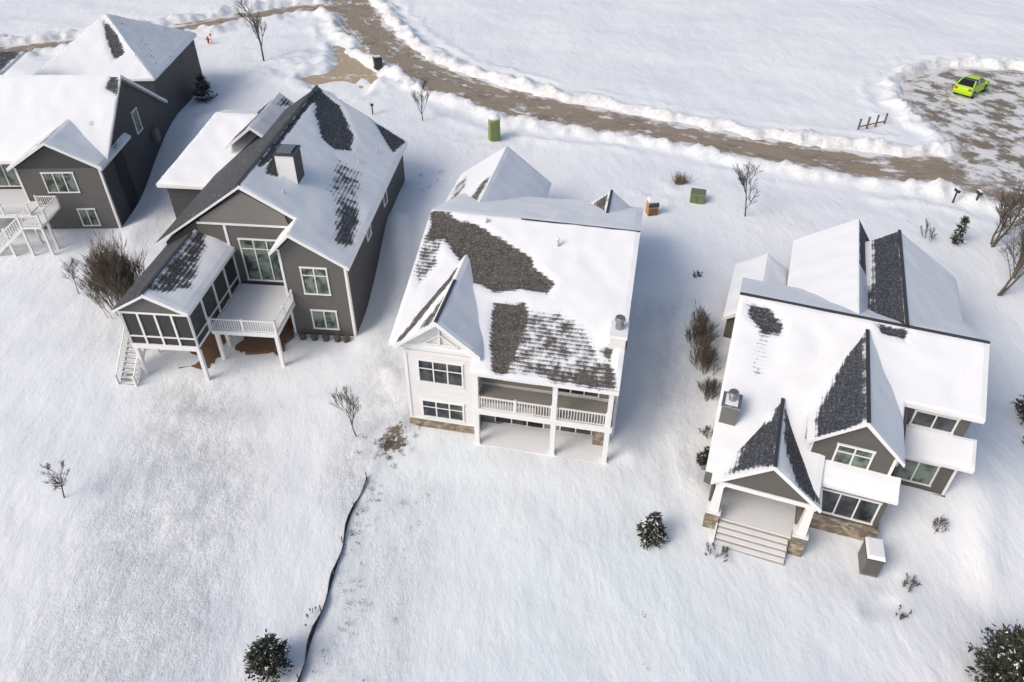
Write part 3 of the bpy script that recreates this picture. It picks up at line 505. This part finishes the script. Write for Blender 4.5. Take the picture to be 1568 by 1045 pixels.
# ------------------------------------------------------------ vegetation
def tube(mb,pts,r0,r1,m,n):
    for i in range(len(pts)-1):
        a=r0+(r1-r0)*i/(len(pts)-1); b=r0+(r1-r0)*(i+1)/(len(pts)-1); mb.cyl(pts[i],pts[i+1],a,b,m,n)
def branch(mb,rng,p,d,L,r,lev,maxlev,m,up=.25,nch=4,spread=.7):
    pts=[p];k=4 if lev<2 else 3; dd=d.copy(); base_=[]
    for i in range(k):
        dd=(dd+Vector((rng.uniform(-1,1),rng.uniform(-1,1),rng.uniform(-.5,1)+up))*.16).normalized(); pts.append(pts[-1]+dd*L/k); base_.append(dd.copy())
    tube(mb,pts,r,r*.45,m,5 if lev==0 else 3)
    if lev>=maxlev: return
    for j in range(nch+(2 if lev==0 else 0)):
        t=rng.uniform(.28 if lev else .22,1.); i=min(k-1,int(t*k)); q=pts[i].lerp(pts[i+1],t*k-i) if t<1 else pts[-1]
        ax=Vector((rng.uniform(-1,1),rng.uniform(-1,1),rng.uniform(-.3,.5))).normalized()
        nd=(base_[i]*(1-spread*.55)+ax*spread).normalized(); nd.z=abs(nd.z)*.8+.15; nd.normalize()
        branch(mb,rng,q,nd,L*rng.uniform(.42,.62)*(1.25-.5*t),max(.012,r*.5*(1.1-.4*t)),lev+1,maxlev,m,up,nch,spread)
def bare_tree(name,x,y,h,seed,lev=3,r=.07,nch=5,spread=.7,m='bark',stems=1,fan=.4,foot=.3):
    rng=random.Random(seed); mb=MB(); z=gz(x,y)-.1
    for s in range(stems):
        if stems==1: d=Vector((rng.uniform(-.1,.1),rng.uniform(-.1,.1),1)); p=Vector((0,0,0)); hh=h*.8
        else:
            fx,fy=rng.gauss(0,.5),rng.gauss(0,.5); fx=max(-1,min(1,fx)); fy=max(-1,min(1,fy)); d=Vector((fx*fan,fy*fan,1)); p=Vector((fx*foot,fy*foot,0)); hh=h*rng.uniform(.6,.95)*(1-.35*math.hypot(fx,fy))
        branch(mb,rng,p,d.normalized(),hh,r,0,lev,m,.25,nch,spread)
    o=mb.build(name,None,0,False); o.location=(x,y,z); return o
bare_tree('bare_tree',-32.6,98.6,7.2,1,3,.13,7,.55)
bare_tree('bare_tree',-10.1,79.8,4.4,2,3,.06,6,.4)
bare_tree('bare_tree',20.5,58.8,5.0,3,3,.07,7,.5)
bare_tree('bare_tree',-10.2,34.7,3.9,4,3,.045,6,.45)
bare_tree('bare_tree',-26.9,29.2,2.9,5,3,.045,6,.55)
bare_tree('bare_tree',-35.8,50.6,2.9,6,3,.04,6,.6)
bare_tree('lilac_shrub',-31.0,48.6,5.8,7,2,.022,8,.30,'bark_brown',70,.16,1.5)
for i,(x,y,h) in enumerate([(38.8,49.5,7.5),(40.9,51.5,8.5),(40.6,55,7.5),(42.5,49,8)]): bare_tree('bare_tree',x,y,h,20+i,3,.10,7,.55,'bark_brown',3,.25,.3)
for i,(x,y,h,s,fn) in enumerate([(13.0,41,3.0,26,.22),(13.2,39,3.0,26,.22),(13.1,37.0,2.0,16,.25),(13.5,42.6,2.2,14,.25),(12.7,34.6,.8,9,.5),(21.8,24.0,.7,12,.6),(24.6,27.3,1.1,7,.5),(11.7,25.6,.9,12,.5),(14.5,49.3,.8,7,.4),(20.7,21.9,.6,8,.4),(-10.4,21.6,.5,5,.5),(35.5,55.8,2.0,6,.25)]):
    bare_tree('bare_shrub',x,y,h,50+i,2,.016,5,.35,'bark_brown',s,fn,.45)
def evergreen(name,x,y,h,r,seed,n,snow=.08,shape='cone'):
    rng=random.Random(seed); mb=MB(); mb.cyl((0,0,-.1),(0,0,h*.9),.07*h/2,.02,'bark',6)
    for i in range(int(n/26)):
        t=rng.random()**1.3; z=.12*h+t*h*.85; a=rng.uniform(0,6.283)
        R_=r*((1-t)**.75 if shape=='cone' else math.sqrt(max(.02,1-(t*1.05)**2.4)))*rng.uniform(.55,1.15)+.06
        tip=Vector((math.cos(a)*R_,math.sin(a)*R_,z+.12*R_)); st=Vector((0,0,z-.15*R_)); mb.cyl(st,tip,.018,.006,'bark',3)
        for k in range(26):
            f=rng.uniform(.3,1.05); c=st.lerp(tip,f)+Vector((rng.gauss(0,.07),rng.gauss(0,.07),rng.gauss(0,.06)))*(.6+r*.5)
            L=rng.uniform(.09,.2)*(.7+.25*h/2); d=Vector((math.cos(a)+rng.gauss(0,.7),math.sin(a)+rng.gauss(0,.7),rng.gauss(.15,.5))).normalized()
            s=d.cross(Vector((rng.gauss(0,1),rng.gauss(0,1),rng.gauss(0,1)))).normalized()*L*.3
            q=rng.random(); m='snow_cap' if q<snow*(.5+f) else ('needle_light' if q<.35 else ('needle_brown' if q<.5 else 'needle_dark'))
            mb.poly([tuple(c-s),tuple(c+s),tuple(c+s*.4+d*L),tuple(c-s*.4+d*L)],m)
    o=mb.build(name,None,0,False); o.location=(x,y,gz(x,y)-.05)
evergreen('spruce_tree',-35.7,85,3.1,1.4,1,3000,.06)
evergreen('evergreen_shrub',-11.8,18.9,2.1,.9,2,5200,.07,'round')
evergreen('evergreen_shrub',8.1,26.7,2.3,.75,3,4200,.14)
evergreen('evergreen_shrub',12.4,32.4,1.5,.6,4,2200,.08)
evergreen('evergreen_shrub',12.5,30.7,.8,.5,8,1000,.05)
evergreen('spruce_tree',24.7,18.5,4.8,2.0,5,12000,.06)
evergreen('spruce_tree',23.0,15.6,3.0,1.5,9,7000,.05)
evergreen('spruce_tree',34.6,36.4,2.6,1.1,6,2600,.05)
evergreen('evergreen_shrub',33.6,33.8,1.0,.6,7,1200,.05)
evergreen('evergreen_shrub',37.6,55.3,2.6,.5,17,1300,.1)
rng=random.Random(5); mb=MB()
def tuft(x,y,h,n,m,sp=.25):
    z=gz(x,y)-.05
    for i in range(n):
        a=rng.uniform(0,6.28);s=rng.uniform(0,sp); p=Vector((x+math.cos(a)*s,y+math.sin(a)*s,z)); q=p+Vector((rng.gauss(0,.3),rng.gauss(0,.3),1))*h*rng.uniform(.4,1)
        w=Vector((rng.gauss(0,1),rng.gauss(0,1),0)).normalized()*.018; mb.poly([tuple(p-w),tuple(p+w),tuple(q+w*.5),tuple(q-w*.5)],m)
for i in range(50): tuft(-7.8+rng.gauss(0,.7),34.2+rng.gauss(0,1.1),.3,14,'drygrass' if i%2 else 'weed_dark')
for i in range(130):
    t=rng.random(); cl=math.sin(t*17)*.4; y=31-19*t; x=-8.6-.7*t+rng.gauss(0,.45)+cl+(2.6 if rng.random()<.15 else 0); tuft(x,y,rng.uniform(.06,.2),rng.randint(2,10),'drygrass' if rng.random()<.4 else 'weed_dark',.2)
for i in range(12): tuft(-5.5+rng.gauss(0,.5),19+rng.gauss(0,2.5),.15,4,'weed_dark')
for i in range(6): tuft(7+rng.gauss(0,.2),14+i*1.5+rng.gauss(0,.5),.15,4,'weed_dark')
for i in range(16): tuft(-7+rng.gauss(0,2.5),66+rng.gauss(0,1.2),.25,5,'drygrass')
for i in range(16): tuft(13.6+rng.gauss(0,.7),43+rng.gauss(0,4),.3,6,'weed_dark')
for i in range(40): tuft(15.9+rng.gauss(0,.35),65.6+rng.gauss(0,.4),rng.uniform(.5,1.5),8,'drygrass',.2)
mb.build('dry_weeds',None,0,False)
mb=MB(); P=smooth([(-9.0,31.2),(-9.55,27.5),(-9.7,24.2),(-10.1,21),(-10.3,18.3),(-10.5,15),(-10.6,11)],6)
for i in range(len(P)-1):
    a,b=P[i],P[i+1]; za=.11+.10*math.sin(i*1.7)*math.sin(i*.6); zb_=.11+.10*math.sin((i+1)*1.7)*math.sin((i+1)*.6); lx=.12*math.sin(i*.9); lx2=.12*math.sin((i+1)*.9)
    mb.loft([(a[0],a[1],-.2),(a[0]+.04,a[1],-.2),(a[0]+.04+lx,a[1],za),(a[0]+lx,a[1],za)],[(b[0],b[1],-.2),(b[0]+.04,b[1],-.2),(b[0]+.04+lx2,b[1],zb_),(b[0]+lx2,b[1],zb_)],'silt_fabric')
    if i%4==0: mb.box(a[0]-.02,a[1]-.02,-.2,a[0]+.03,a[1]+.03,.45,'wood')
mb.build('silt_fence')
# ------------------------------------------------------------ objects
def place(o,x,y,yaw=0,dz=0): o.location=(x,y,gz(x,y)+dz); o.rotation_euler=(0,0,rad(yaw))
car=empty('green_hatchback_car',55.4,90.8,gz(55.4,90.2)-.16,43); car.scale=(1.22,1.22,1.25)
mb=MB()
def carloft(prof,w0,w1,m):
    zmin=min(p[1] for p in prof); zmax=max(p[1] for p in prof); f=lambda z:w0+(w1-w0)*(z-zmin)/(zmax-zmin)
    mb.loft([(x,-f(z),z) for x,z in prof],[(x,f(z),z) for x,z in prof],m)
carloft([(-2.15,.35),(2.15,.3),(2.25,.55),(2.2,.8),(1.9,.95),(1.0,1.07),(-1.95,1.12),(-2.2,1.0),(-2.25,.6)],.93,.84,'car_lime')
carloft([(1.05,1.05),(.25,1.52),(-1.45,1.55),(-2.02,1.1)],.82,.64,'car_black')
body=mb.build('body',car,.05)
mb=MB(); mb.loft([(.1,-.62,1.55),(.1,.62,1.55),(-.75,.62,1.565),(-.75,-.62,1.565)],[(.05,-.6,1.59),(.05,.6,1.59),(-.7,.6,1.6),(-.7,-.6,1.6)],'car_lime')
for sgn in (-1,1):
    mb.beam((1.05,sgn*.8,1.1),(.22,sgn*.65,1.56),.06,.06,'car_lime'); mb.beam((-.55,sgn*.79,1.1),(-.6,sgn*.65,1.56),.07,.05,'car_lime'); mb.beam((-1.9,sgn*.78,1.14),(-1.4,sgn*.64,1.56),.1,.08,'car_lime')
    mb.box(.65,sgn*.9,1.0,.9,sgn*1.06,1.16,'car_lime')
    mb.box(2.1,sgn*.55-.18,.68,2.26,sgn*.55+.18,.82,'lamp_lens'); mb.box(-2.27,sgn*.65-.14,.8,-2.15,sgn*.65+.14,1.0,'red')
mb.box(2.2,-.4,.42,2.28,.4,.62,'car_black'); mb.box(2.24,-.25,.35,2.3,.25,.42,'bin_white'); mb.build('trim',car)
mb=MB()
for x in (-1.35,1.4):
    for sgn in (-1,1): mb.cyl((x,sgn*.72,.34),(x,sgn*.96,.34),.34,.34,'tyre',18); mb.cyl((x,sgn*.961,.34),(x,sgn*.975,.34),.2,.2,'metal_grey',12)
mb.build('wheels',car)
mb=MB(); mb.cyl((0,0,0),(0,0,2.3),.66,.62,'toilet_green',20); mb.cyl((0,0,2.3),(0,0,2.42),.68,.66,'bin_white',20); mb.cyl((0,0,2.42),(0,0,2.75),.66,.3,'snow_cap',20); mb.box(-.35,-.7,.15,.35,-.6,2.0,'utility_green'); mb.cyl((.5,.2,2.3),(.5,.2,2.8),.06,.06,'bin_white',8)
place(mb.build('portable_toilet'),-2.1,75.4,0,-.05)
mb=MB(); mb.box(-.65,-.55,0,.65,.55,.95,'utility_green'); mb.loft([(-.68,-.58,.95),(.68,-.58,.95),(.68,.58,1.02),(-.68,.58,1.02)],[(-.66,-.5,1.05),(.66,-.5,1.05),(.66,.56,1.12),(-.66,.56,1.12)],'utility_green'); mb.box(-.02,-.575,.1,.02,-.55,.9,'trim_dark'); mb.box(-.7,-.6,-.1,.7,.6,.08,'bin_white')
place(mb.build('utility_box',None,.02),16.8,61.8,-15)
mb=MB(); mb.box(-.38,-.3,0,.38,.3,1.1,'orange'); mb.box(-.4,-.32,.72,.4,-.3,.98,'trim_dark'); mb.box(-.34,-.34,.1,.34,-.3,.6,'wood'); mb.loft([(-.42,-.36,1.1),(.42,-.36,1.1),(.42,.36,1.1),(-.42,.36,1.1)],[(-.3,-.25,1.3),(.3,-.25,1.3),(.3,.25,1.3),(-.3,.25,1.3)],'snow_cap')
o_=mb.build('orange_cabinet',None,.015); place(o_,12.3,59.4,10); o_.scale=(1.2,1.2,1.3)
mb=MB(); mb.cyl((0,0,0),(0,0,.7),.16,.14,'red',10); mb.cyl((0,0,.7),(0,0,.9),.2,.08,'red',10); mb.cyl((-.3,0,.5),(.3,0,.5),.08,.08,'red',8); mb.cyl((0,-.28,.45),(0,0,.45),.1,.1,'orange',8); mb.box(.45,-.05,0,.5,.05,1.2,'red'); mb.box(.3,-.04,1.0,.65,.06,1.25,'orange')
place(mb.build('fire_hydrant'),-42.2,106.1)
mb=MB(); mb.loft([(-.35,-.35,.1),(.35,-.35,.1),(.35,.35,.1),(-.35,.35,.1)],[(-.42,-.42,1.15),(.42,-.42,1.15),(.42,.42,1.15),(-.42,.42,1.15)],'black_plastic'); mb.loft([(-.45,-.46,1.15),(.45,-.46,1.15),(.45,.42,1.15),(-.45,.42,1.15)],[(-.36,-.3,1.3),(.36,-.3,1.3),(.36,.36,1.3),(-.36,.36,1.3)],'black_plastic'); mb.cyl((-.4,.38,.15),(.4,.38,.15),.15,.15,'tyre',10); mb.box(-.3,-.1,1.3,.3,.3,1.4,'snow_cap')
o_=mb.build('wheelie_bin'); place(o_,-17.3,95.8,20,.15); o_.scale=(1.2,1.2,1.2)
def mailbox(x,y,yaw):
    mb=MB(); mb.box(-.06,-.06,-.1,.06,.06,1.1,'trim_dark'); mb.ext_v([(-.14,1.1),(.14,1.1),(.14,1.28),(.08,1.38),(-.08,1.38),(-.14,1.28)],-.3,.3,'black_plastic'); mb.box(.14,-.05,1.25,.17,0,1.5,'red'); mb.box(-.12,-.28,1.381,.12,.28,1.44,'snow_cap'); place(mb.build('mailbox'),x,y,yaw,.15)
for a in ((-15.8,81.1,20),(40.3,62.0,0),(42.1,61.6,0),(-31.5,128.5,0)): mailbox(*a)
mb=MB()
for i in range(4): x=i*1.3; mb.box(x-.07,-.07,-.2,x+.07,.07,1.25-.05*(i%2),'wood'); mb.box(x-.09,-.09,1.2,x+.09,.09,1.27,'trim_dark')
mb.beam((0,.08,.35),(3.9,.08,.33),.05,.12,'wood'); place(mb.build('wooden_post_fence'),37.5,78.6,26)
mb=MB(); mb.box(-.45,-.7,-.1,.45,.7,1.3,'chimney_grey'); mb.box(-.5,-.75,1.3,.5,.75,1.38,'trim_dark'); mb.loft([(-.48,-.73,1.38),(.48,-.73,1.38),(.48,.73,1.38),(-.48,.73,1.38)],[(-.4,-.62,1.6),(.4,-.62,1.6),(.4,.62,1.6),(-.4,.62,1.6)],'snow_cap'); mb.box(-.4,-.72,.1,-.02,-.7,1.2,'siding_olive'); mb.box(.02,-.72,.1,.4,-.7,1.2,'siding_olive')
place(mb.build('patio_storage_cabinet',None,.02),20.1,25.2,-15)
# ------------------------------------------------------------ light & camera
sd=Vector((-.70,-.46,.70)).normalized()
L=bpy.data.lights.new('sun','SUN'); L.energy=1.12; L.angle=rad(28); L.color=(1,.96,.91)
lo=bpy.data.objects.new('sun',L); bpy.context.collection.objects.link(lo); lo.rotation_euler=(-sd).to_track_quat('-Z','Y').to_euler()
w=bpy.data.worlds.new('World'); sc.world=w; w.use_nodes=True; nt=w.node_tree; sk=nt.nodes.new('ShaderNodeTexSky'); sk.sky_type='NISHITA'; sk.sun_disc=False; sk.sun_elevation=math.asin(sd.z); sk.sun_rotation=math.atan2(sd.x,sd.y); sk.air_density=1.; sk.dust_density=4.; sk.ozone_density=.6
nt.links.new(sk.outputs[0],nt.nodes['Background'].inputs[0]); nt.nodes['Background'].inputs[1].default_value=.146
cam=bpy.data.cameras.new('camera'); cam.lens=36*1150/1568; cam.sensor_width=36; cam.clip_end=6000
co=bpy.data.objects.new('camera',cam); bpy.context.collection.objects.link(co)
co.matrix_world=Matrix.Translation((0,0,36))@Matrix.Rotation(rad(90-38.7),4,'X')@Matrix.Rotation(rad(.6),4,'Z')
sc.camera=co
sc.view_settings.view_transform='Standard'; sc.view_settings.look='None'; sc.view_settings.exposure=0
